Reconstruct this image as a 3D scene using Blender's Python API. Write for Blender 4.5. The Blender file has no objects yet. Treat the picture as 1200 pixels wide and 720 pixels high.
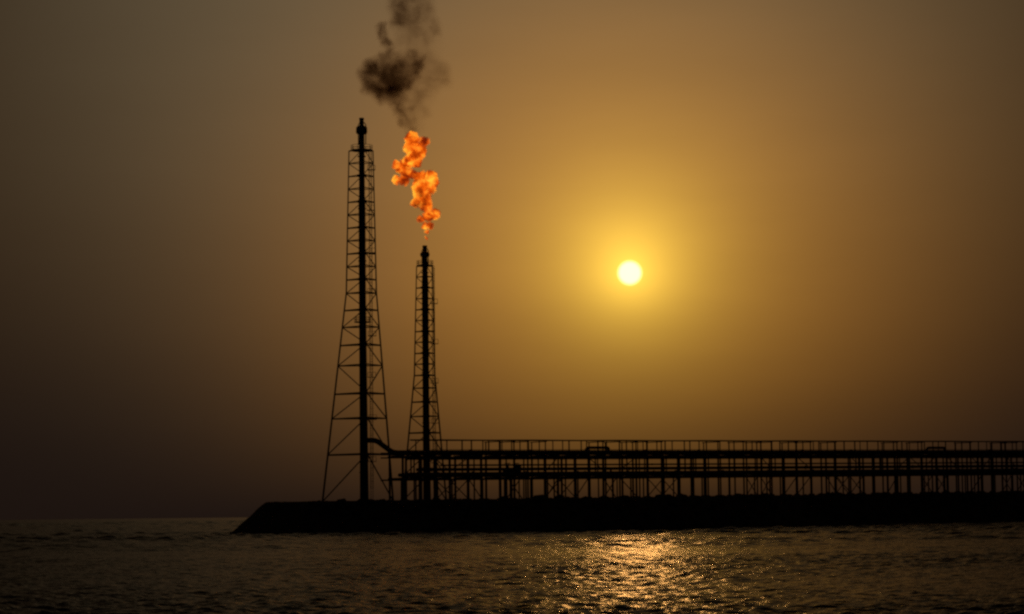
import bpy, bmesh, math, random
import numpy as np
from mathutils import Vector, Matrix, noise

random.seed(7)
rng = np.random.default_rng(11)
S = bpy.context.scene
COL = S.collection
R = math.radians

# ------------------------------------------------------------------ camera
F = 2823.0                      # focal length in photograph pixels (1200 wide)
CAM_Z = 4.0
PITCH = math.atan(243.0 / F)
ROLL = R(0.6)
cam_d = bpy.data.cameras.new('camera')
cam = bpy.data.objects.new('camera', cam_d)
COL.objects.link(cam)
cam_d.sensor_width = 36.0
cam_d.lens = 36.0 * F / 1200.0
cam_d.clip_start = 0.5
cam_d.clip_end = 90000.0
M_CAM = Matrix.Rotation(R(90) + PITCH, 4, 'X') @ Matrix.Rotation(-ROLL, 4, 'Z')
cam.matrix_world = Matrix.Translation((0, 0, CAM_Z)) @ M_CAM
S.camera = cam


def direction(px, py):
    return (M_CAM.to_3x3() @ Vector((px - 600.0, 360.0 - py, -F))).normalized()


def spot(px, py, depth):
    """Where a line of sight of the survey of the photograph meets a given distance north."""
    v = direction(px, py)
    return Vector((0, 0, CAM_Z)) + v * (depth / v.y)


# ------------------------------------------------------------------ helpers
def tag(o, label=None, cat=None, group=None, kind=None):
    if label: o['label'] = label
    if cat: o['category'] = cat
    if group: o['group'] = group
    if kind: o['kind'] = kind
    return o


def empty(name, loc):
    o = bpy.data.objects.new(name, None)
    COL.objects.link(o)
    o.location = loc
    o.empty_display_size = 1.0
    return o


class MB:
    """Collects tubes, bars, boxes and discs, then links them as one mesh object."""
    def __init__(self):
        self.v = []
        self.f = []

    def ring(self, c, ax, r, n, up=None):
        ax = ax.normalized()
        ref = up or (Vector((0, 0, 1)) if abs(ax.z) < 0.9 else Vector((1, 0, 0)))
        a = ax.cross(ref).normalized()
        b = ax.cross(a).normalized()
        i0 = len(self.v)
        for k in range(n):
            t = 2 * math.pi * (k + 0.5) / n
            self.v.append(c + a * (r * math.cos(t)) + b * (r * math.sin(t)))
        return i0

    def tube(self, pts, r, n=8, caps=True):
        pts = [Vector(p) for p in pts]
        rr = r if isinstance(r, (list, tuple)) else [r] * len(pts)
        rings = []
        for i, p in enumerate(pts):
            if i == 0: ax = pts[1] - pts[0]
            elif i == len(pts) - 1: ax = pts[-1] - pts[-2]
            else: ax = (pts[i + 1] - p).normalized() + (p - pts[i - 1]).normalized()
            rings.append(self.ring(p, ax, rr[i], n))
        for a, b in zip(rings, rings[1:]):
            for k in range(n):
                k2 = (k + 1) % n
                self.f.append((a + k, a + k2, b + k2, b + k))
        if caps:
            self.f.append(tuple(rings[0] + k for k in range(n))[::-1])
            self.f.append(tuple(rings[-1] + k for k in range(n)))
        return self

    def lathe(self, base, prof, n=16):
        """prof: (height, radius) pairs round a vertical axis."""
        base = Vector(base)
        rings = []
        for h, r in prof:
            i0 = len(self.v)
            for k in range(n):
                t = 2 * math.pi * k / n
                self.v.append(base + Vector((r * math.cos(t), r * math.sin(t), h)))
            rings.append(i0)
        for a, b in zip(rings, rings[1:]):
            for k in range(n):
                k2 = (k + 1) % n
                self.f.append((a + k, a + k2, b + k2, b + k))
        self.f.append(tuple(rings[0] + k for k in range(n))[::-1])
        self.f.append(tuple(rings[-1] + k for k in range(n)))
        return self

    def box(self, c, sx, sy, sz, ux=Vector((1, 0, 0)), uy=Vector((0, 1, 0))):
        c = Vector(c)
        i0 = len(self.v)
        for dz in (-1, 1):
            for dx, dy in ((-1, -1), (1, -1), (1, 1), (-1, 1)):
                self.v.append(c + ux * (dx * sx / 2) + uy * (dy * sy / 2) + Vector((0, 0, dz * sz / 2)))
        for q in ((3, 2, 1, 0), (4, 5, 6, 7), (0, 1, 5, 4), (1, 2, 6, 5), (2, 3, 7, 6), (3, 0, 4, 7)):
            self.f.append(tuple(i0 + k for k in q))
        return self

    def build(self, name, mat, parent=None, smooth=False):
        me = bpy.data.meshes.new(name)
        org = parent.matrix_world.translation if parent and parent.parent is None else Vector()
        base = world_of(parent) if parent else Vector()
        me.from_pydata([tuple(v - base) for v in self.v], [], self.f)
        me.validate()
        if smooth:
            for p in me.polygons: p.use_smooth = True
        me.materials.append(mat)
        o = bpy.data.objects.new(name, me)
        COL.objects.link(o)
        if parent: o.parent = parent
        return o


def world_of(o):
    p = Vector()
    while o is not None:
        p = p + Vector(o.location)
        o = o.parent
    return p


# ------------------------------------------------------------------ materials
def new_mat(name):
    m = bpy.data.materials.new(name)
    m.use_nodes = True
    nt = m.node_tree
    return m, nt, nt.nodes['Principled BSDF'], nt.nodes['Material Output']


def steel(name, c0, c1, rough=0.62, metal=0.0, scale=0.6):
    m, nt, p, out = new_mat(name)
    g = nt.nodes.new('ShaderNodeNewGeometry')
    n = nt.nodes.new('ShaderNodeTexNoise')
    n.inputs['Scale'].default_value = scale
    n.inputs['Detail'].default_value = 6
    r = nt.nodes.new('ShaderNodeValToRGB')
    r.color_ramp.elements[0].position = 0.38
    r.color_ramp.elements[1].position = 0.66
    r.color_ramp.elements[0].color = (*c0, 1)
    r.color_ramp.elements[1].color = (*c1, 1)
    nt.links.new(g.outputs['Position'], n.inputs['Vector'])
    nt.links.new(n.outputs['Fac'], r.inputs['Fac'])
    nt.links.new(r.outputs['Color'], p.inputs['Base Color'])
    b = nt.nodes.new('ShaderNodeBump')
    b.inputs['Strength'].default_value = 0.25
    b.inputs['Distance'].default_value = 0.03
    nt.links.new(n.outputs['Fac'], b.inputs['Height'])
    nt.links.new(b.outputs['Normal'], p.inputs['Normal'])
    p.inputs['Roughness'].default_value = rough
    p.inputs['Metallic'].default_value = metal
    return m


M_TOWER = steel('weathered_tower_steel', (0.075, 0.07, 0.066), (0.11, 0.06, 0.035))
M_STACK = steel('sooty_stack_steel', (0.045, 0.042, 0.04), (0.08, 0.055, 0.04))
M_PIPE = steel('dull_pipe_steel', (0.10, 0.095, 0.09), (0.09, 0.06, 0.04))
M_RACK = steel('rusty_rack_steel', (0.08, 0.07, 0.065), (0.12, 0.055, 0.03))
M_DARK = steel('dark_painted_steel', (0.05, 0.055, 0.06), (0.08, 0.06, 0.05))


def rock_mat():
    m, nt, p, out = new_mat('breakwater_rock')
    g = nt.nodes.new('ShaderNodeNewGeometry')
    n = nt.nodes.new('ShaderNodeTexNoise')
    n.inputs['Scale'].default_value = 0.35
    n.inputs['Detail'].default_value = 9
    v = nt.nodes.new('ShaderNodeTexVoronoi')
    v.inputs['Scale'].default_value = 0.7
    r = nt.nodes.new('ShaderNodeValToRGB')
    r.color_ramp.elements[0].color = (0.045, 0.042, 0.04, 1)
    r.color_ramp.elements[1].color = (0.13, 0.12, 0.105, 1)
    nt.links.new(g.outputs['Position'], n.inputs['Vector'])
    nt.links.new(g.outputs['Position'], v.inputs['Vector'])
    nt.links.new(n.outputs['Fac'], r.inputs['Fac'])
    nt.links.new(r.outputs['Color'], p.inputs['Base Color'])
    b = nt.nodes.new('ShaderNodeBump')
    b.inputs['Strength'].default_value = 0.8
    b.inputs['Distance'].default_value = 0.5
    nt.links.new(v.outputs['Distance'], b.inputs['Height'])
    nt.links.new(b.outputs['Normal'], p.inputs['Normal'])
    p.inputs['Roughness'].default_value = 0.95
    p.inputs['Specular IOR Level'].default_value = 0.2
    return m


M_ROCK = rock_mat()

# ------------------------------------------------------------------ sky and sun
EXPOSURE = -3.0
SUN_DIR = direction(738, 320)
SUN_EL = math.asin(SUN_DIR.z)
SUN_AZ = math.atan2(SUN_DIR.x, SUN_DIR.y)

world = bpy.data.worlds.new('World')
S.world = world
world.use_nodes = True
wt = world.node_tree
bg = wt.nodes['Background']
wout = wt.nodes['World Output']


def N(t, kind, **kw):
    n = t.nodes.new(kind)
    for k, v in kw.items(): setattr(n, k, v)
    return n


def math_node(t, op, a, b=None, c=None, clamp=False):
    n = t.nodes.new('ShaderNodeMath')
    n.operation = op
    n.use_clamp = clamp
    for i, x in enumerate((a, b, c)):
        if x is None: continue
        if isinstance(x, (int, float)): n.inputs[i].default_value = x
        else: t.links.new(x, n.inputs[i])
    return n.outputs[0]


sky = N(wt, 'ShaderNodeTexSky', sky_type='NISHITA')
sky.sun_disc = False
sky.sun_elevation = SUN_EL
sky.sun_rotation = SUN_AZ
sky.air_density = 1.5
sky.dust_density = 10.0
sky.ozone_density = 0.0
SKY_K = 0.01
wt.links.new(sky.outputs[0], bg.inputs['Color'])
bg.inputs['Strength'].default_value = SKY_K

tc = N(wt, 'ShaderNodeTexCoord')


def angle_to(vec):
    d = N(wt, 'ShaderNodeVectorMath', operation='DOT_PRODUCT')
    wt.links.new(tc.outputs['Generated'], d.inputs[0])
    d.inputs[1].default_value = tuple(vec)
    return math_node(wt, 'DEGREES' if False else 'ARCCOSINE', math_node(wt, 'MINIMUM', d.outputs['Value'], 0.9999999))


ang = math_node(wt, 'MULTIPLY', angle_to(SUN_DIR), 180 / math.pi)          # degrees from the sun
sep = N(wt, 'ShaderNodeSeparateXYZ')
wt.links.new(tc.outputs['Generated'], sep.inputs[0])
elev = math_node(wt, 'MULTIPLY', math_node(wt, 'ARCSINE', sep.outputs['Z']), 180 / math.pi)
# dust thickens towards the horizon and swallows the light
low = math_node(wt, 'SUBTRACT', 1.0, math_node(wt, 'EXPONENT', math_node(wt, 'MULTIPLY', math_node(wt, 'MAXIMUM', math_node(wt, 'ADD', elev, 0.1), 0.0), -1 / 12.0)))
ang2 = math_node(wt, 'MULTIPLY', angle_to(direction(593, 52)), 180 / math.pi)   # middle of the wide dust glow
ang3 = math_node(wt, 'MULTIPLY', angle_to(direction(715, 404)), 180 / math.pi)    # orange dust low under the sun


def lobe(angle, rgb, width, power, use_low):
    """light scattered forward by dust: rgb * exp(-(angle/width)^power)"""
    e = math_node(wt, 'EXPONENT', math_node(wt, 'MULTIPLY', math_node(wt, 'POWER', math_node(wt, 'DIVIDE', angle, width), power), -1.0))
    e = math_node(wt, 'MULTIPLY', e, max(rgb) * 2 ** -EXPOSURE)
    if use_low: e = math_node(wt, 'MULTIPLY', e, low)
    b = N(wt, 'ShaderNodeBackground')
    b.inputs['Color'].default_value = (*[c / max(rgb) for c in rgb], 1)
    wt.links.new(e, b.inputs['Strength'])
    return b.outputs[0]


# the dust is not quite even: faint long streaks in it
dmap = N(wt, 'ShaderNodeMapping')
dmap.inputs['Scale'].default_value = (5.0, 5.0, 22.0)
wt.links.new(tc.outputs['Generated'], dmap.inputs['Vector'])
dust = N(wt, 'ShaderNodeTexNoise')
dust.inputs['Scale'].default_value = 1.3
dust.inputs['Detail'].default_value = 4
dust.inputs['Roughness'].default_value = 0.55
wt.links.new(dmap.outputs['Vector'], dust.inputs['Vector'])
uneven = math_node(wt, 'MULTIPLY_ADD', dust.outputs['Fac'], 0.22, 0.89)
low = math_node(wt, 'MULTIPLY', low, uneven)

LOBES = [  # angle, colour, width (deg), power, dimmed at the horizon
    (ang, (3.50, 2.32, 0.24), 1.04, 0.91, True),
    (ang2, (0.1120, 0.0975, 0.0615), 11.42, 3.0, True),
    (ang3, (0.66, 0.225, 0.0), 6.95, 2.28, True),
    (ang, (0.0145, 0.0084, 0.0062), 60.0, 1.0, False),
]
disc = N(wt, 'ShaderNodeMapRange', interpolation_type='SMOOTHSTEP')
wt.links.new(ang, disc.inputs['Value'])
disc.inputs['From Min'].default_value = 0.335
disc.inputs['From Max'].default_value = 0.20
disc.inputs['To Min'].default_value = 0.0
disc.inputs['To Max'].default_value = 1.3 * 2 ** -EXPOSURE
db = N(wt, 'ShaderNodeBackground')
db.inputs['Color'].default_value = (1.0, 0.88, 0.52, 1)
wt.links.new(disc.outputs['Result'], db.inputs['Strength'])
acc = bg.outputs[0]
for sh in [lobe(*l) for l in LOBES] + [db.outputs[0]]:
    a = N(wt, 'ShaderNodeAddShader')
    wt.links.new(acc, a.inputs[0])
    wt.links.new(sh, a.inputs[1])
    acc = a.outputs[0]
wt.links.new(acc, wout.inputs['Surface'])

sun_d = bpy.data.lights.new('sun', 'SUN')
sun_d.energy = 0.12
sun_d.angle = R(0.53)
sun_d.color = (1.0, 0.46, 0.13)
sun = bpy.data.objects.new('sun', sun_d)
COL.objects.link(sun)
sun.rotation_euler = SUN_DIR.to_track_quat('Z', 'Y').to_euler()
sun.location = (60, 400, 120)

# ------------------------------------------------------------------ water
def make_water():
    fine = np.linspace(-17.5, 17.5, 680)
    coarse = np.concatenate([np.linspace(20, 340, 41)])
    th = np.radians(np.concatenate([fine, coarse]))        # clockwise from north
    r = np.concatenate([np.geomspace(3, 66, 12), np.geomspace(70, 620, 1090), np.geomspace(624, 9000, 560), np.geomspace(9500, 45000, 20)])
    TH, RR = np.meshgrid(th, r)
    X = RR * np.sin(TH)
    Y = RR * np.cos(TH)
    Z = np.zeros_like(X)
    cell = RR * 0.0020
    wind = R(250)
    def waves(n, l0, l1, slope, spread, weight):
        nonlocal Z
        for q in range(n):
            lam = math.exp(rng.uniform(math.log(l0), math.log(l1)))
            a = wind + rng.normal(0, spread)
            k = 2 * math.pi / lam
            w = np.sin(k * (X * math.cos(a) + Y * math.sin(a)) + rng.uniform(0, 2 * math.pi))
            fade = np.clip(lam / (2.6 * cell) - 0.5, 0, 1) * weight
            Z += slope / k * fade * (w + 0.25 * w * w)

    waves(90, 0.5, 1.8, 0.024, 0.8, 1.0)
    waves(30, 1.8, 5.0, 0.016, 0.6, 1.0)
    far = np.clip((RR - 200) / 250, 0, 1)
    waves(50, 3.0, 9.0, 0.034, 0.8, far)                      # seen edge-on, the chop far out hides its own troughs
    waves(40, 9.0, 30.0, 0.030, 0.8, np.clip((RR - 600) / 900, 0, 1))
    # gusts leave rougher and calmer patches
    gust = np.zeros_like(X)
    for i in range(14):
        lam = rng.uniform(35, 140)
        a = rng.uniform(0, 2 * math.pi)
        gust += np.sin(2 * math.pi / lam * (X * math.cos(a) + Y * math.sin(a)) + rng.uniform(0, 6.28))
    Z *= np.clip(1 + 0.11 * gust, 0.5, 1.5)
    inside = np.clip((RR - 8) / 60, 0, 1) * np.clip((8500 - RR) / 4000, 0, 1)
    edge = np.clip((18.2 - np.abs(np.degrees((TH + math.pi) % (2 * math.pi) - math.pi))) / 1.5, 0, 1)
    Z *= inside * edge
    nr, nc = X.shape
    co = np.stack([X, Y, Z], -1).reshape(-1, 3).astype(np.float32)
    co = np.vstack([co, [[0, 0, 0]]]).astype(np.float32)
    i = np.arange(nr - 1)[:, None] * nc
    j = np.arange(nc)[None, :]
    j2 = (j + 1) % nc
    quads = np.stack([i + j, i + nc + j, i + nc + j2, i + j2], -1).reshape(-1, 4)
    tris = np.stack([np.full(nc, nr * nc), np.arange(nc), (np.arange(nc) + 1) % nc], -1)
    me = bpy.data.meshes.new('water')
    nq, ntri = len(quads), len(tris)
    me.vertices.add(len(co))
    me.vertices.foreach_set('co', co.ravel())
    loops = np.concatenate([quads[:, ::-1].ravel(), tris[:, ::-1].ravel()]).astype(np.int32)
    me.loops.add(len(loops))
    me.loops.foreach_set('vertex_index', loops)
    me.polygons.add(nq + ntri)
    starts = np.concatenate([np.arange(nq) * 4, nq * 4 + np.arange(ntri) * 3]).astype(np.int32)
    me.polygons.foreach_set('loop_start', starts)
    me.update(calc_edges=True)
    me.validate()
    if me.polygons[0].normal.z < 0: me.flip_normals()
    me.polygons.foreach_set('use_smooth', np.ones(nq + ntri, dtype=bool))
    m, nt, p, out = new_mat('sea_water')
    p.inputs['Base Color'].default_value = (0.006, 0.008, 0.008, 1)
    p.inputs['Roughness'].default_value = 0.2
    p.inputs['IOR'].default_value = 1.333
    p.inputs['Specular IOR Level'].default_value = 0.025
    g = nt.nodes.new('ShaderNodeNewGeometry')
    n1 = nt.nodes.new('ShaderNodeTexNoise')
    n1.inputs['Scale'].default_value = 1.2
    n1.inputs['Detail'].default_value = 3
    n1.inputs['Roughness'].default_value = 0.6
    mp = nt.nodes.new('ShaderNodeMapping')
    mp.inputs['Scale'].default_value = (1.0, 0.7, 1.0)
    nt.links.new(g.outputs['Position'], mp.inputs['Vector'])
    nt.links.new(mp.outputs['Vector'], n1.inputs['Vector'])
    b = nt.nodes.new('ShaderNodeBump')
    b.inputs['Strength'].default_value = 1.0
    b.inputs['Distance'].default_value = 0.30
    nt.links.new(n1.outputs['Fac'], b.inputs['Height'])
    nt.links.new(b.outputs['Normal'], p.inputs['Normal'])
    me.materials.append(m)
    o = bpy.data.objects.new('water', me)
    COL.objects.link(o)
    tag(o, kind='structure')


make_water()

# ------------------------------------------------------------------ breakwater (the made ground the plant stands on)
U = Vector((167, 120, 0)).normalized()          # along the pipe rack
W = Vector((-U.y, U.x, 0))                      # away from the camera
P0 = Vector((-26.8, 540.0, 0))


def ground_z(x, y):
    t = (x - P0.x) * U.x + (y - P0.y) * U.y
    return 7.2 + 0.0073 * np.clip(t, 0, 400)


def make_breakwater():
    toe = np.array([(-62, 522), (-47, 501), (-17, 488), (10, 487), (32, 512), (70, 577), (140, 668), (260, 830),
                    (300, 960), (230, 930), (120, 800), (40, 690), (0, 652), (-40, 625), (-58, 600), (-64, 560)], float)
    step = 0.75
    xs = np.arange(-72, 262, step)
    ys = np.arange(478, 905, step)
    X, Y = np.meshgrid(xs, ys)
    D = np.full(X.shape, 1e9)
    inside = np.zeros(X.shape, bool)
    n = len(toe)
    for i in range(n):
        a, b = toe[i], toe[(i + 1) % n]
        e = b - a
        t = np.clip(((X - a[0]) * e[0] + (Y - a[1]) * e[1]) / (e @ e), 0, 1)
        D = np.minimum(D, np.hypot(X - a[0] - t * e[0], Y - a[1] - t * e[1]))
        c = ((a[1] > Y) != (b[1] > Y))
        with np.errstate(divide='ignore', invalid='ignore'):
            xi = (b[0] - a[0]) * (Y - a[1]) / (b[1] - a[1]) + a[0]
        inside ^= c & (X < xi)
    D = np.where(inside, D, -D)
    keep = (D > -3.5) & (D < 24)
    G = ground_z(X, Y)
    Z = np.minimum(D / 1.13, G)
    calm = np.clip((X + 62) / 25, 0.35, 1)                      # the point is dressed smoother than the flank
    slope_w = calm * np.clip((G - D / 1.13) / 1.2 + 0.6, 0.10, 1.15)     # rubble on the slopes, levelled top
    it = np.argwhere(keep & (D < 13))
    for (a, b) in it:
        v = Vector((X[a, b], Y[a, b], 0))
        d, _ = noise.voronoi(v * 0.55)
        q = (d[1] - d[0])
        Z[a, b] += slope_w[a, b] * (min(q, 0.8) * 1.4 - 0.45 + 0.6 * noise.noise(v * 0.9) + 0.35 * noise.noise(v * 0.16))
    lumps = []
    cand = np.argwhere((D > 0.3) & (X > -44 + 0.0 * Y) & (D < G * 1.13 + 0.5))
    rb = random.Random(5)
    for a_, b_ in rb.sample(list(map(tuple, cand)), 2600):
        r_ = rb.uniform(0.5, 1.15) if rb.random() < 0.85 else rb.uniform(1.1, 1.6)
        lumps.append((X[a_, b_] + rb.uniform(-.3, .3), Y[a_, b_] + rb.uniform(-.3, .3), Z[a_, b_] - 0.25 * r_, r_))
    idx = -np.ones(X.shape, int)
    full = (D > -3.5)
    # coarse interior is fine: use every vertex but flat
    idx[full] = np.arange(full.sum())
    co = np.stack([X[full], Y[full], Z[full]], -1)
    a = idx[:-1, :-1]; b = idx[:-1, 1:]; c = idx[1:, 1:]; d = idx[1:, :-1]
    ok = (a >= 0) & (b >= 0) & (c >= 0) & (d >= 0)
    q = np.stack([a[ok], b[ok], c[ok], d[ok]], -1).astype(np.int32)
    # armour rocks: jittered twelve-sided lumps bedded in the slope, the same heap as the rest
    t_ = (1 + 5 ** 0.5) / 2
    ico = np.array([(-1, t_, 0), (1, t_, 0), (-1, -t_, 0), (1, -t_, 0), (0, -1, t_), (0, 1, t_), (0, -1, -t_), (0, 1, -t_),
                    (t_, 0, -1), (t_, 0, 1), (-t_, 0, -1), (-t_, 0, 1)]) / 1.9
    tri = np.array([(0, 11, 5), (0, 5, 1), (0, 1, 7), (0, 7, 10), (0, 10, 11), (1, 5, 9), (5, 11, 4), (11, 10, 2), (10, 7, 6), (7, 1, 8),
                    (3, 9, 4), (3, 4, 2), (3, 2, 6), (3, 6, 8), (3, 8, 9), (4, 9, 5), (2, 4, 11), (6, 2, 10), (8, 6, 7), (9, 8, 1)])
    ng = len(co)
    rv, rt = [], []
    for k_, (x_, y_, z_, r_) in enumerate(lumps):
        e_ = ico * r_ * rng.uniform(0.75, 1.2, (12, 1)) * rng.uniform(0.75, 1.25, 3)
        an = rng.uniform(0, 6.28)
        ca, sa = math.cos(an), math.sin(an)
        rv.append(np.stack([ca * e_[:, 0] - sa * e_[:, 1] + x_, sa * e_[:, 0] + ca * e_[:, 1] + y_, e_[:, 2] * 0.8 + z_], -1))
        rt.append(tri + ng + 12 * k_)
    co = np.vstack([co] + rv)
    rt = np.vstack(rt).astype(np.int32)
    me = bpy.data.meshes.new('breakwater')
    me.vertices.add(len(co))
    me.vertices.foreach_set('co', co.astype(np.float32).ravel())
    me.loops.add(q.size + rt.size)
    me.loops.foreach_set('vertex_index', np.concatenate([q.ravel(), rt.ravel()]))
    me.polygons.add(len(q) + len(rt))
    me.polygons.foreach_set('loop_start', np.concatenate([np.arange(len(q)) * 4, q.size + np.arange(len(rt)) * 3]).astype(np.int32))
    me.update(calc_edges=True)
    me.validate()
    me.materials.append(M_ROCK)
    o = bpy.data.objects.new('breakwater', me)
    COL.objects.link(o)
    tag(o, kind='structure')


make_breakwater()


def gz(p):
    return float(ground_z(p.x, p.y))


# ------------------------------------------------------------------ flare towers
def interp(tab, h):
    hs = [t[0] for t in tab]
    return float(np.interp(h, hs, [t[1] for t in tab]))


def flare_tower(label, base, levels, A, B, cy, cx, stack, tip, leg_r, bar_r, platforms):
    """A triangular lattice mast holding a vertical flare stack."""
    root = empty('flare_tower', base)
    tag(root, label, 'flare tower')
    root_w = Vector(base)

    def corner(k, h):
        y = interp(cy, h)
        if k == 0: return root_w + Vector((interp(A, h), 0.5 * y, h))
        if k == 1: return root_w + Vector((interp(B, h), 0.5 * y, h))
        return root_w + Vector((interp(cx, h), -y, h))

    top = levels[-1]
    for k in range(3):
        hs = sorted(set([0.0] + [a[0] for a in A] + [top]))
        hs = [h for h in hs if h <= top]
        m = MB()
        m.tube([corner(k, h) + Vector((0, 0, -0.8 if h == 0 else 0)) for h in hs],
               [leg_r * (1.0 - 0.45 * h / top) for h in hs], 8)
        leg = m.build('leg', M_TOWER, root)
        f = MB()
        c = corner(k, 0)
        f.lathe(c + Vector((0, 0, -0.7)), [(0, 0.9), (0.75, 0.85), (0.95, 0.6), (1.0, 0.35)], 10)
        f.build('footing', M_ROCK, leg)
    for i, h in enumerate(levels[1:]):
        r = bar_r * (1.0 - 0.4 * h / top)
        for a, b in ((0, 1), (0, 2), (2, 1)):
            MB().tube([corner(a, h), corner(b, h)], r, 6).build('crossbar', M_TOWER, root)
        # guides that keep the stack upright
        if i % 2 == 0:
            g = MB()
            g.lathe(root_w + Vector((0, 0, h - 0.22)), [(0, stack[0][1] + 0.12), (0.0, stack[0][1] + 0.34), (0.44, stack[0][1] + 0.34), (0.44, stack[0][1] + 0.12)], 12)
            for k in range(3):
                c = corner(k, h - 0.12)
                d = (c - root_w - Vector((0, 0, h - 0.12)))
                g.tube([root_w + Vector((0, 0, h - 0.12)) + d * 0.18, c], r * 0.8, 5)
            g.build('stack_guide', M_TOWER, root)
    for i, (h0, h1) in enumerate(zip(levels, levels[1:])):
        r = bar_r * (0.95 - 0.4 * h0 / top)
        s = (i % 2 == 0)
        if i < 2: s = True
        MB().tube([corner(0 if s else 2, h0), corner(2 if s else 0, h1)], r, 6).build('diagonal_brace', M_TOWER, root)
        MB().tube([corner(1 if s else 2, h0), corner(2 if s else 1, h1)], r, 6).build('diagonal_brace', M_TOWER, root)
    st = MB().lathe(root_w + Vector((0, 0, -0.6)), [(h + (0.6 if h > 0 else 0), r) for h, r in stack], 20).build('stack', M_STACK, root, True)
    for h in np.arange(6.5, stack[-1][0] - 2, 12.0):
        MB().lathe(root_w + Vector((0, 0, h)), [(0, stack[0][1] + 0.02), (0, stack[0][1] + 0.17), (0.16, stack[0][1] + 0.17), (0.16, stack[0][1] + 0.02)], 16).build('flange', M_STACK, st)
    t0, tr, k0, k1, kr, t1 = tip
    MB().lathe(root_w + Vector((0, 0, t0)), [(0, tr), (t1 - t0 - 0.5, tr), (t1 - t0 - 0.35, tr * 1.15), (t1 - t0, tr * 1.1)], 16).build('flare_tip', M_STACK, root, True)
    MB().lathe(root_w + Vector((0, 0, k0)), [(0, tr * 1.1), (0.25, kr * 0.9), (0.6, kr), (k1 - k0 - 0.4, kr * 0.96), (k1 - k0, tr * 1.15)], 18).build('wind_shield', M_STACK, root)
    for q in range(3):
        a = q * 2.094 + 0.4
        d = Vector((math.cos(a), math.sin(a), 0))
        MB().tube([root_w + d * (kr * 0.75) + Vector((0, 0, k0 - 2.2)), root_w + d * (kr * 0.8) + Vector((0, 0, k1 + 0.2)), root_w + d * (tr * 1.1) + Vector((0, 0, k1 + 0.8))], 0.11, 6).build('pilot_burner', M_STACK, root)
    for (h, r) in platforms:
        pl = MB().lathe(root_w + Vector((0, 0, h)), [(0, 0.9), (0, r), (0.16, r), (0.16, 0.9)], 14).build('platform', M_TOWER, root)
        ra = MB()
        for q in range(10):
            t = 2 * math.pi * q / 10
            c = root_w + Vector((r * 0.97 * math.cos(t), r * 0.97 * math.sin(t), h + 0.1))
            ra.tube([c, c + Vector((0, 0, 1.15))], 0.05, 5)
        for hh in (0.65, 1.2):
            ra.tube([root_w + Vector((r * 0.97 * math.cos(2 * math.pi * q / 20), r * 0.97 * math.sin(2 * math.pi * q / 20), h + hh)) for q in range(21)], 0.05, 5, False)
        ra.build('railing', M_TOWER, pl)
    # rest landings beside the ladder
    for q, h in enumerate(np.arange(9.0, levels[-1] - 4, 9.5)):
        x0 = stack[0][1] + 0.35
        lb = MB().box(root_w + Vector((x0 + 0.95, 0.35 if q % 2 else -1.25, h)), 1.9, 0.95, 0.12)
        y0 = 0.8 if q % 2 else -1.7
        for dx in (0.1, 0.95, 1.85):
            lb.tube([root_w + Vector((x0 + dx, y0, h)), root_w + Vector((x0 + dx, y0, h + 1.1))], 0.05, 5)
        lb.tube([root_w + Vector((x0 + 0.1, y0, h + 1.1)), root_w + Vector((x0 + 1.85, y0, h + 1.1))], 0.05, 5)
        lb.build('landing', M_TOWER, root)
    # caged ladder and gas lines on the right hand side of the stack
    lx = stack[0][1] + 0.9
    ld = MB()
    htop = levels[-1]
    for dx in (0.0, 0.5):
        ld.tube([root_w + Vector((lx + dx, -0.4, -0.3)), root_w + Vector((lx + dx, -0.4, htop))], 0.055, 5)
    for h in np.arange(0.4, htop, 0.6):
        ld.tube([root_w + Vector((lx, -0.4, h)), root_w + Vector((lx + 0.5, -0.4, h))], 0.03, 4)
    lad = ld.build('ladder', M_TOWER, root)
    cg = MB()
    for h in np.arange(3.0, htop, 1.5):
        pts = [root_w + Vector((lx + 0.25 + 0.42 * math.cos(t), -0.4 - 0.75 * math.sin(t), h)) for t in np.linspace(0, math.pi, 7)]
        cg.tube(pts, 0.04, 4)
    for t in (0.6, 1.57, 2.5):
        c = root_w + Vector((lx + 0.25 + 0.42 * math.cos(t), -0.4 - 0.75 * math.sin(t), 0))
        cg.tube([c + Vector((0, 0, 3)), c + Vector((0, 0, htop - 0.5))], 0.03, 4)
    cg.build('ladder_cage', M_TOWER, lad)
    for q in range(2):
        x = -stack[0][1] * 0.2 + 0.5 * q
        MB().tube([root_w + Vector((x, stack[0][1] + 0.35, -0.5)), root_w + Vector((x, stack[0][1] + 0.35, k0 - 0.3))], 0.09, 6).build('gas_line', M_PIPE, root)
    return root


# taller tower
d1 = 545.0
b1 = spot(426, 588, d1)
k1 = d1 / F
zb1 = b1.z
b1.z = gz(b1)
H1 = lambda y: (588 - y) * k1 * 1.004 + (zb1 - b1.z) * (y < 580)
lv1 = [max(0.0, H1(y)) for y in [588, 533, 491, 462, 429, 405, 384, 364, 344] + list(np.arange(328, 174, -15.3))]
t1 = flare_tower('taller flare tower with an unlit tip, its lattice mast spreading wide at the breakwater',
                 b1, lv1,
                 A=[(0, -50 * k1), (H1(343), -19.5 * k1), (H1(174), -15.5 * k1)],
                 B=[(0, 34 * k1), (H1(343), 16 * k1), (H1(174), 13 * k1)],
                 cy=[(0, 7.5), (H1(343), 3.0), (H1(174), 2.4)],
                 cx=[(0, 1.4), (H1(343), 0.8), (H1(174), 0.5)],
                 stack=[(0, 0.80), (H1(235), 0.80), (H1(230), 0.68), (H1(146), 0.62)],
                 tip=(H1(150), 0.50, H1(157), H1(146), 1.3, H1(137)),
                 leg_r=0.24, bar_r=0.165, platforms=[(H1(176), 2.5), (H1(379), 1.9)])

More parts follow.
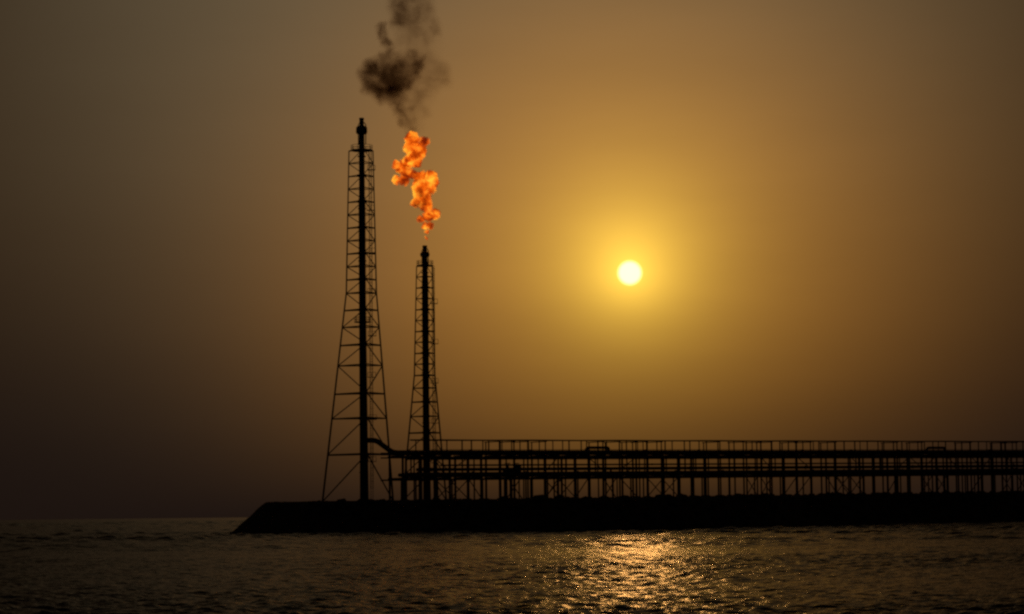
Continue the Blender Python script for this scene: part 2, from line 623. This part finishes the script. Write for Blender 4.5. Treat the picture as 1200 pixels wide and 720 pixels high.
# shorter tower, whose flare burns
d2 = 575.0
b2 = spot(500, 588, d2)
k2 = d2 / F
zb = b2.z
b2.z = gz(b2)
H2 = lambda y: (588 - y) * k2 * 1.006 + (zb - b2.z)
lv2 = [0.0] + [H2(y) for y in [556, 530, 508, 489, 472, 456, 441] + list(np.arange(428, 311, -12.8))]
t2 = flare_tower('shorter flare tower burning under the flame, standing behind the pipe rack',
                 b2, lv2,
                 A=[(0, -29 * k2), (H2(440), -13.5 * k2), (H2(312), -10 * k2)],
                 B=[(0, 23 * k2), (H2(440), 10.5 * k2), (H2(312), 9 * k2)],
                 cy=[(0, 5.0), (H2(440), 2.2), (H2(312), 1.8)],
                 cx=[(0, 1.0), (H2(440), 0.6), (H2(312), 0.4)],
                 stack=[(0, 0.80), (H2(330), 0.80), (H2(326), 0.68), (H2(297), 0.62)],
                 tip=(H2(299), 0.52, H2(303), H2(296), 1.15, H2(289)),
                 leg_r=0.23, bar_r=0.155, platforms=[(H2(313), 2.0)])

# ------------------------------------------------------------------ pipe rack along the breakwater
def on_rack(t, w, h):
    """t metres along the rack, w metres away from the camera, h above the ground."""
    p = P0 + U * t + W * w
    return Vector((p.x, p.y, 7.2 + 0.0073 * max(0.0, t) + h))


T_END = 262.0
rack = empty('pipe_rack', on_rack(0, 0, 0))
tag(rack, 'long steel pipe rack of columns and beams running along the breakwater to the right', 'pipe rack')
SP = 4.4
ts = [0.6 + i * SP + (random.uniform(-0.8, 0.8) if i > 1 else 0) for i in range(int(T_END / SP))]
HALF = 2.7
ncol = 0
rest = MB()
for i, t in enumerate(ts):
    tall = random.random() < 0.42
    for sd in (-1, 1):
        w = sd * HALF
        hh = 13.4 if tall else 10.2
        wd = random.uniform(0.28, 0.44)
        m = MB() if ncol < 99 else rest
        m.box(on_rack(t, w, 5.1 - 0.35), wd, wd * 0.9, 10.2 + 0.7, U, W)
        if tall: m.box(on_rack(t, w, 11.8), 0.2, 0.2, 3.2, U, W)
        m.box(on_rack(t, w, 0.12), 0.9, 0.9, 0.5, U, W)
        if ncol < 99: m.build('column', M_RACK, rack)
        ncol += 1
    for h, sz in ((5.0, 0.42), (10.0, 0.4)) + (((13.3, 0.2),) if tall else ()):
        m = MB().box(on_rack(t, 0, h), sz * 0.8, 2 * HALF + 1.0, sz, U, W)
        m.build('crossbeam', M_RACK, rack)
if rest.v:
    tag(rest.build('column', M_RACK, rack), kind='stuff')
for h, sz in ((4.72, 0.34), (9.72, 0.30)):
    for s in (-1, 1):
        a, b = on_rack(-1.5, s * (HALF + 0.32), h), on_rack(T_END, s * (HALF + 0.32), h)
        m = MB()
        n = 40
        m.tube([a.lerp(b, q / n) for q in range(n + 1)], sz * 0.7, 4)
        m.build('girder', M_RACK, rack)
for i in range(1, len(ts) - 1):
    if i % 7 == 3:
        for sd in (-1, 1):
            MB().tube([on_rack(ts[i], sd * HALF, 0.3), on_rack(ts[i + 1], sd * HALF, 4.8)], 0.12, 5).build('diagonal_brace', M_RACK, rack)
            MB().tube([on_rack(ts[i + 1], sd * HALF + 0.3, 0.3), on_rack(ts[i], sd * HALF + 0.3, 4.8)], 0.12, 5).build('diagonal_brace', M_RACK, rack)
    elif random.random() < 0.2:
        a, b = (ts[i], ts[i + 1]) if random.random() < 0.5 else (ts[i + 1], ts[i])
        MB().tube([on_rack(a, -HALF, 0.3), on_rack(b, -HALF, 4.8)], 0.13, 5).build('diagonal_brace', M_RACK, rack)
    if random.random() < 0.35:
        a, b = (ts[i], ts[i + 1]) if random.random() < 0.5 else (ts[i + 1], ts[i])
        MB().tube([on_rack(a, -HALF, 6.6), on_rack(b, -HALF, 9.6)], 0.12, 5).build('knee_brace', M_RACK, rack)
for i in range(len(ts) - 1):
    for q in range(random.choice((0, 1, 1, 2, 2))):
        tt = ts[i] + SP * random.uniform(0.25, 0.75)
        ww = random.uniform(-2.2, 2.2)
        MB().box(on_rack(tt, ww, 2.3), 0.26, 0.26, 5.2, U, W).build('post', M_RACK, rack)
    if random.random() < 0.85:
        tt = ts[i] + SP * random.uniform(0.3, 0.7)
        ww = random.choice((-HALF, HALF))
        MB().box(on_rack(tt, ww, 7.4), 0.24, 0.24, 4.6, U, W).build('hanger', M_RACK, rack)


def t_at(px):
    best = min(range(0, 2900), key=lambda q: abs(px_of(on_rack(q / 10, 0, 5)) - px))
    return best / 10


def px_of(p):
    q = M_CAM.to_3x3().transposed() @ (p - Vector((0, 0, CAM_Z)))
    return 600 + F * q.x / -q.z


def pipeline(name, label, cat, pts, r, mat, flange=12.0, shoes=True, n=12):
    """a pipe with bends, flanges and its support shoes"""
    root = empty(name, pts[0])
    tag(root, label, cat)
    # round the corners
    path = [Vector(pts[0])]
    for a, b, c in zip(pts, pts[1:], pts[2:]):
        a, b, c = Vector(a), Vector(b), Vector(c)
        cut = min(1.5 * r + 0.5, 0.45 * (b - a).length, 0.45 * (c - b).length)
        s, e = b + (a - b).normalized() * cut, b + (c - b).normalized() * cut
        for q in np.linspace(0, 1, 5):
            path.append(s.lerp(b, q).lerp(b.lerp(e, q), q))
    path.append(Vector(pts[-1]))
    MB().tube(path, r, n).build('pipe', mat, root, True)
    a, b = Vector(pts[-2]), Vector(pts[-1])
    L = (b - a).length
    ax = (b - a).normalized()
    for s in np.arange(4.0, L, flange):
        c = a + ax * s
        MB().tube([c - ax * 0.14, c + ax * 0.14], r * 1.28, n).build('flange', mat, root)
    return root


# thick upper line: leaves the taller stack, drops to the rack and runs along it
up_h = 10.75
s1 = Vector(b1)
pipeline('pipeline', 'thick upper pipeline dropping from the taller tower and running on top of the rack', 'pipeline',
         [s1 + Vector((0.4, 0, 588 * 0 + (588 - 516.5) * k1)), s1 + Vector((2.9, -1.0, (588 - 516.5) * k1)),
          on_rack(-1.0, -1.2, up_h + 0.02), on_rack(T_END, -1.2, up_h)], 0.60, M_PIPE, 17.0)
pipeline('pipeline', 'slimmer upper pipeline with two raised expansion loops behind the thick one', 'pipeline',
         [on_rack(-2.5, 1.3, up_h - 0.2)] + [on_rack(t, w, h) for tc0 in (t_at(703), t_at(1100)) for t, w, h in
             ((tc0 - 3.4, 1.3, up_h - 0.2), (tc0 - 3.4, 0.6, up_h + 1.25), (tc0 + 3.4, 0.6, up_h + 1.25), (tc0 + 3.4, 1.3, up_h - 0.2))]
         + [on_rack(T_END, 1.3, up_h - 0.2)], 0.34, M_PIPE, 23.0)
pipeline('pipeline', 'heavy lower pipeline with its end elbow turned down into the ground beside the taller tower', 'pipeline',
         [on_rack(0.1, -3.6, -0.6), on_rack(0.1, -3.6, 5.75), on_rack(T_END, -3.6 + 1.9, 5.75)], 0.60, M_PIPE, 15.0)
pipeline('pipeline', 'small lower pipeline hung above the heavy one in the middle of the rack', 'pipeline',
         [on_rack(6, -0.2, 7.0), on_rack(T_END, -0.2, 7.0)], 0.38, M_PIPE, 19.0)
pipeline('pipeline', 'feed pipeline branching from the lower rack level to the shorter tower stack', 'pipeline',
         [Vector(b2) + Vector((0, 0, 6.0)), on_rack(9.0, 12, 6.0), on_rack(9.0, 1.6, 6.0), on_rack(T_END, 1.6, 6.0)], 0.42, M_PIPE, 21.0)
pipeline('pipeline', 'thin pipeline slung just under the upper beams at the front of the rack', 'pipeline',
         [on_rack(2, -2.0, 9.3), on_rack(T_END, -2.0, 9.3)], 0.17, M_PIPE, 26.0)
pipeline('pipeline', 'thin pipeline just above the lower beams at the back of the rack', 'pipeline',
         [on_rack(14, 2.2, 8.0), on_rack(T_END, 2.2, 8.0)], 0.2, M_PIPE, 29.0)
# cable tray on the tallest columns
ct = empty('cable_tray', on_rack(16, 0, 13.5))
tag(ct, 'thin cable tray carried on the tallest columns along the top of the pipe rack', 'cable tray')
m = MB()
n = 60
for w in (-2.6, -1.9):
    m.tube([on_rack(3 + (T_END - 3) * q / n, w, 13.62) for q in range(n + 1)], 0.08, 4)
m.build('side_rail', M_RACK, ct)
m = MB()
m.tube([on_rack(3 + (T_END - 3) * q / n, -2.25, 13.5) for q in range(n + 1)], 0.12, 4)
m.build('tray', M_RACK, ct)
m = MB()
for w, r in ((-2.42, 0.07), (-2.2, 0.09)):
    m.tube([on_rack(3 + (T_END - 3) * q / n, w, 13.68 + 0.03 * math.sin(q)) for q in range(n + 1)], r, 5)
m.build('cable', M_DARK, ct)

for q in range(90):
    t = 5 + q * (T_END - 6) / 90 + random.uniform(-0.8, 0.8)
    MB().box(on_rack(t, -2.25, 11.8), random.uniform(0.12, 0.26), 0.2, 3.3, U, W).build('tray_post', M_RACK, ct)

# inspection walkway with handrail beside the thick pipe
wk = empty('walkway', on_rack(16, 0, 11.2))
tag(wk, 'narrow inspection walkway with a handrail behind the thick upper pipeline', 'walkway')
m = MB()
for q in range(44):
    a = 12 + (T_END - 12) * q / 44
    b = 12 + (T_END - 12) * (q + 1) / 44
    m.box(on_rack((a + b) / 2, 2.5, 10.45), (b - a) - 0.01, 0.9, 0.1, U, W)
m.build('deck', M_RACK, wk)
m = MB()
for h in (11.05, 11.6):
    m.tube([on_rack(12 + (T_END - 12) * q / n, 2.95, h) for q in range(n + 1)], 0.05, 5)
hr = m.build('handrail', M_RACK, wk)
for q in range(96):
    t = 12.3 + q * (T_END - 13) / 96
    MB().tube([on_rack(t, 2.95, 10.5), on_rack(t, 2.95, 11.6)], 0.05, 5).build('handrail_post', M_RACK, hr)


# equipment on the rack
def valve_station(label, t, h, scale, boxy):
    root = empty('valve_station', on_rack(t, -3.3, 0))
    tag(root, label, 'valve station')
    s = scale
    c = on_rack(t, -3.4, h)
    MB().box(c + Vector((0, 0, -0.9 * s)), 5.6 * s, 2.2, 0.22, U, W).build('platform', M_DARK, root)
    for q in (-2.6, 2.6):
        for w in (-0.9, 0.9):
            p = c + U * (q * s) + W * w
            g = on_rack(t + q * s, -3.4 + w, -0.5)
            MB().tube([g, Vector((g.x, g.y, p.z - 0.9 * s))], 0.16, 6).build('leg', M_DARK, root)
    g0, g1 = on_rack(t - 2.4 * s, -4.3, 0), on_rack(t + 2.4 * s, -4.3, 0)
    z = c.z - 1.0 * s
    MB().tube([g0, Vector((g1.x, g1.y, z))], 0.13, 5).build('brace', M_DARK, root)
    MB().tube([g1 + W * 0.2, Vector((g0.x, g0.y, z)) + W * 0.2], 0.13, 5).build('brace', M_DARK, root)
    for q in (-1.3, 1.2):
        p = c + U * (q * s) + Vector((0, 0, -0.1))
        v = MB()
        v.lathe(p + Vector((0, 0, -0.7 * s)), [(0, 0.45 * s), (0.2 * s, 0.8 * s), (1.0 * s, 0.85 * s), (1.25 * s, 0.5 * s), (1.9 * s, 0.28 * s), (2.3 * s, 0.25 * s)], 12)
        v.tube([p - U * 1.0 * s, p + U * 1.0 * s], 0.55 * s, 10)
        vb = v.build('valve', M_DARK, root)
        wv = MB()
        cw = p + Vector((0, 0, 1.75 * s))
        wv.tube([cw + U * (0.62 * s * math.cos(a)) + W * (0.62 * s * math.sin(a)) for a in np.linspace(0, 2 * math.pi, 15)], 0.09, 5, False)
        for a in (0, 1.57, 3.14, 4.71):
            wv.tube([cw, cw + U * (0.62 * s * math.cos(a)) + W * (0.62 * s * math.sin(a))], 0.06, 4)
        wv.build('handwheel', M_DARK, vb)
    if boxy:
        b = c + U * (2.2 * s) + W * 0.6 + Vector((0, 0, 0.2))
        MB().box(b, 1.1, 0.8, 1.9, U, W).build('control_box', M_DARK, root)
    return root


valve_station('dark raised valve station with crossed braces just right of the shorter flare tower', t_at(590), 6.6, 1.0, True)
valve_station('smaller valve station low against the pipe rack, below and left of the sun', t_at(702), 5.6, 0.8, False)

# ------------------------------------------------------------------ flame and smoke
def blob_domain(name, blobs, voxel, grow):
    bm = bmesh.new()
    for c, r, w in blobs:
        bmesh.ops.create_icosphere(bm, subdivisions=2, radius=r * grow, matrix=Matrix.Translation(c))
    me = bpy.data.meshes.new(name)
    bm.to_mesh(me)
    bm.free()
    o = bpy.data.objects.new(name, me)
    COL.objects.link(o)
    md = o.modifiers.new('union', 'REMESH')
    md.mode = 'VOXEL'
    md.voxel_size = voxel
    dg = bpy.context.evaluated_depsgraph_get()
    dg.update()
    me2 = bpy.data.meshes.new_from_object(o.evaluated_get(dg))
    o.modifiers.clear()
    o.data = me2
    me2.name = name
    for p in me2.polygons: p.use_smooth = True
    return o


def blob_field(nt, blobs, warp, wscale, core):
    """sum over the puffs of a soft ball, the space first warped by noise"""
    tcn = nt.nodes.new('ShaderNodeTexCoord')
    pos = tcn.outputs['Object']
    n = nt.nodes.new('ShaderNodeTexNoise')
    n.inputs['Scale'].default_value = wscale
    n.inputs['Detail'].default_value = 5
    n.inputs['Roughness'].default_value = 0.6
    nt.links.new(pos, n.inputs['Vector'])
    sub = nt.nodes.new('ShaderNodeVectorMath'); sub.operation = 'SUBTRACT'
    nt.links.new(n.outputs['Color'], sub.inputs[0]); sub.inputs[1].default_value = (0.5, 0.5, 0.5)
    mul = nt.nodes.new('ShaderNodeVectorMath'); mul.operation = 'SCALE'
    nt.links.new(sub.outputs[0], mul.inputs[0]); mul.inputs['Scale'].default_value = warp
    add = nt.nodes.new('ShaderNodeVectorMath'); add.operation = 'ADD'
    nt.links.new(pos, add.inputs[0]); nt.links.new(mul.outputs[0], add.inputs[1])
    acc = None
    for c, r, w in blobs:
        d = nt.nodes.new('ShaderNodeVectorMath'); d.operation = 'DISTANCE'
        nt.links.new(add.outputs[0], d.inputs[0]); d.inputs[1].default_value = tuple(c)
        mr = nt.nodes.new('ShaderNodeMapRange'); mr.interpolation_type = 'SMOOTHSTEP'
        nt.links.new(d.outputs['Value'], mr.inputs['Value'])
        mr.inputs['From Min'].default_value = r
        mr.inputs['From Max'].default_value = r * core
        mr.inputs['To Min'].default_value = 0
        mr.inputs['To Max'].default_value = w
        acc = mr.outputs['Result'] if acc is None else math_node(nt, 'MAXIMUM' if core > 0.2 else 'ADD', acc, mr.outputs['Result'])
    return pos, add.outputs[0], acc


def noise_fac(nt, vec, scale, detail, rough=0.6):
    n = nt.nodes.new('ShaderNodeTexNoise')
    n.inputs['Scale'].default_value = scale
    n.inputs['Detail'].default_value = detail
    n.inputs['Roughness'].default_value = rough
    nt.links.new(vec, n.inputs['Vector'])
    return n.outputs['Fac']


def ramp(nt, x, a, b, lo=0.0, hi=1.0):
    mr = nt.nodes.new('ShaderNodeMapRange'); mr.interpolation_type = 'SMOOTHSTEP'
    nt.links.new(x, mr.inputs['Value'])
    mr.inputs['From Min'].default_value = a; mr.inputs['From Max'].default_value = b
    mr.inputs['To Min'].default_value = lo; mr.inputs['To Max'].default_value = hi
    return mr.outputs['Result']


def vol_mat(name, step):
    m = bpy.data.materials.new(name)
    m.use_nodes = True
    nt = m.node_tree
    nt.nodes.remove(nt.nodes['Principled BSDF'])
    v = nt.nodes.new('ShaderNodeVolumePrincipled')
    nt.links.new(v.outputs[0], nt.nodes['Material Output'].inputs['Volume'])
    m.cycles.volume_step_rate = step
    return m, nt, v


rr = random.Random(3)
FLAME_PX = [(483, 163, 8.5), (497, 167, 6.5), (482, 174, 9), (490, 177, 10), (486, 187, 9.5), (479, 190, 7.5),
            (464.5, 193, 5), (471, 197, 8), (464, 211, 5), (473, 212, 6), (476, 203, 7), (484, 205, 6),
            (495, 211, 10.5), (507, 213, 8), (492, 221, 9), (505, 206, 7), (503, 220, 8), (495, 232, 9.5),
            (488, 238, 6), (499, 241, 8), (510, 251, 6.5), (502, 254, 6.5), (493, 257, 5), (504, 265, 4.5),
            (498, 265, 4), (501, 272, 3), (499, 279, 2.2)]
tip2 = Vector(b2)
fo = spot(490, 215, d2)
fb = []
for x, y, r in FLAME_PX:
    p = spot(x, y, d2 + rr.uniform(-0.8, 0.8) * r * k2)
    fb.append((p - fo, r * k2 * 1.42, 1.0))
flame = blob_domain('flame', fb, 0.35, 1.22)
flame.location = fo
tag(flame, 'tall orange flame billowing from the tip of the shorter flare tower', 'flame')
m, nt, v = vol_mat('burning_gas', 0.08)
pos, wpos, fld = blob_field(nt, fb, 2.0, 0.62, 0.35)
nz = noise_fac(nt, wpos, 0.8, 6, 0.65)
body = ramp(nt, math_node(nt, 'ADD', fld, math_node(nt, 'MULTIPLY', math_node(nt, 'SUBTRACT', nz, 0.5), 1.5)), 0.30, 0.62)
hot = noise_fac(nt, wpos, 0.42, 3, 0.55)
cr = nt.nodes.new('ShaderNodeValToRGB')
el = cr.color_ramp.elements
el[0].position = 0.40; el[0].color = (0.40, 0.02, 0.001, 1)
el[1].position = 0.66; el[1].color = (1.0, 0.43, 0.03, 1)
e2 = el.new(0.52); e2.color = (1.0, 0.125, 0.003, 1)
nt.links.new(hot, cr.inputs['Fac'])
nt.links.new(math_node(nt, 'MULTIPLY', body, 1.7), v.inputs['Density'])
v.inputs['Color'].default_value = (0.02, 0.012, 0.008, 1)
nt.links.new(cr.outputs['Color'], v.inputs['Emission Color'])
nt.links.new(math_node(nt, 'MULTIPLY', body, math_node(nt, 'MULTIPLY', ramp(nt, hot, 0.3, 0.7, 0.40, 1.7), 11.0)), v.inputs['Emission Strength'])
flame.data.materials.clear()
flame.data.materials.append(m)

SMOKE_PX = [(429, 89, 9, .9), (436, 77, 9, .95), (433, 102, 9, .9), (447, 111, 9, 1.1), (447, 96, 13, .55), (462, 104, 10, .9),
            (476, 96, 9, .8), (489, 75, 8.5, .8), (484, 64, 6.5, .75), (492, 66, 6, .6), (486, 86, 8, .7), (467, 84, 12, .45), (451, 71, 8, .9), (457, 62, 6, .85),
            (453, 50, 6, .8), (446, 32, 6, 1.0), (449, 40, 6.5, 1.0), (452, 46, 6, .9), (444, 84, 10, .7), (472, 74, 10, .35),
            (467, 30, 11, .16), (489, 26, 11, .2), (509, 30, 8, .3), (512, 40, 6, .3), (473, 14, 11, .22), (467, 2, 12, .38), (470, 16, 12, .34), (464, 26, 8, .38),
            (495, 13, 11, .24), (480, -14, 14, .3), (462, -22, 13, .3), (500, -18, 14, .25), (470, 50, 10, .16),
            (516, 84, 11, .24), (520, 94, 9, .22), (507, 100, 10, .2), (493, 112, 9, .2), (476, 127, 8, .32), (465, 128, 6, .3),
            (482, 134, 8, .3), (472, 142, 7, .75), (468, 132, 7, .5), (466, 122, 8, .5), (485, 145, 7, .3), (498, 131, 7, .2), (484, 148, 11, .13), (482, 130, 14, .13), (490, 108, 17, .13), (496, 84, 20, .12), (492, 58, 20, .12), (488, 32, 20, .13), (486, 6, 20, .16), (484, -20, 20, .2), (458, 92, 22, .3), (462, 76, 18, .2), (456, 100, 16, .3), (468, 115, 9, .35), (481, 154, 6, .3)]
so = spot(470, 80, d2)
sb = []
for x, y, r, w in SMOKE_PX:
    p = spot(x, y, d2 + rr.uniform(-0.7, 0.7) * r * k2)
    sb.append((p - so, r * k2 * (1.62 if w > 0.4 else 1.7), w * 2.0 if w > 0.4 else w * 1.5))
smoke = blob_domain('smoke_plume', sb, 0.6, 1.25)
smoke.location = so
tag(smoke, 'dark brown curling smoke plume drifting up left above the flame', 'smoke')
m, nt, v = vol_mat('sooty_smoke', 0.1)
pos, wpos, fld = blob_field(nt, sb, 3.4, 0.22, 0.12)
nz = noise_fac(nt, wpos, 0.30, 6, 0.62)
dens = math_node(nt, 'MULTIPLY', fld, ramp(nt, nz, 0.36, 0.64, 0.22, 1.6))
nt.links.new(math_node(nt, 'MULTIPLY', dens, 0.29), v.inputs['Density'])
v.inputs['Color'].default_value = (0.10, 0.06, 0.03, 1)
v.inputs['Absorption Color'].default_value = (0.09, 0.036, 0.012, 1)
v.inputs['Anisotropy'].default_value = 0.3
smoke.data.materials.clear()
smoke.data.materials.append(m)

# ------------------------------------------------------------------ render settings
S.render.engine = 'CYCLES'
S.view_settings.view_transform = 'Standard'
S.view_settings.look = 'None'
S.view_settings.gamma = 1.0
S.view_settings.exposure = EXPOSURE
S.view_settings.use_curve_mapping = False
S.cycles.pixel_filter_type = 'BLACKMAN_HARRIS'
S.cycles.filter_width = 2.5
S.cycles.volume_max_steps = 512
S.cycles.max_bounces = 6
S.cycles.use_denoising = False
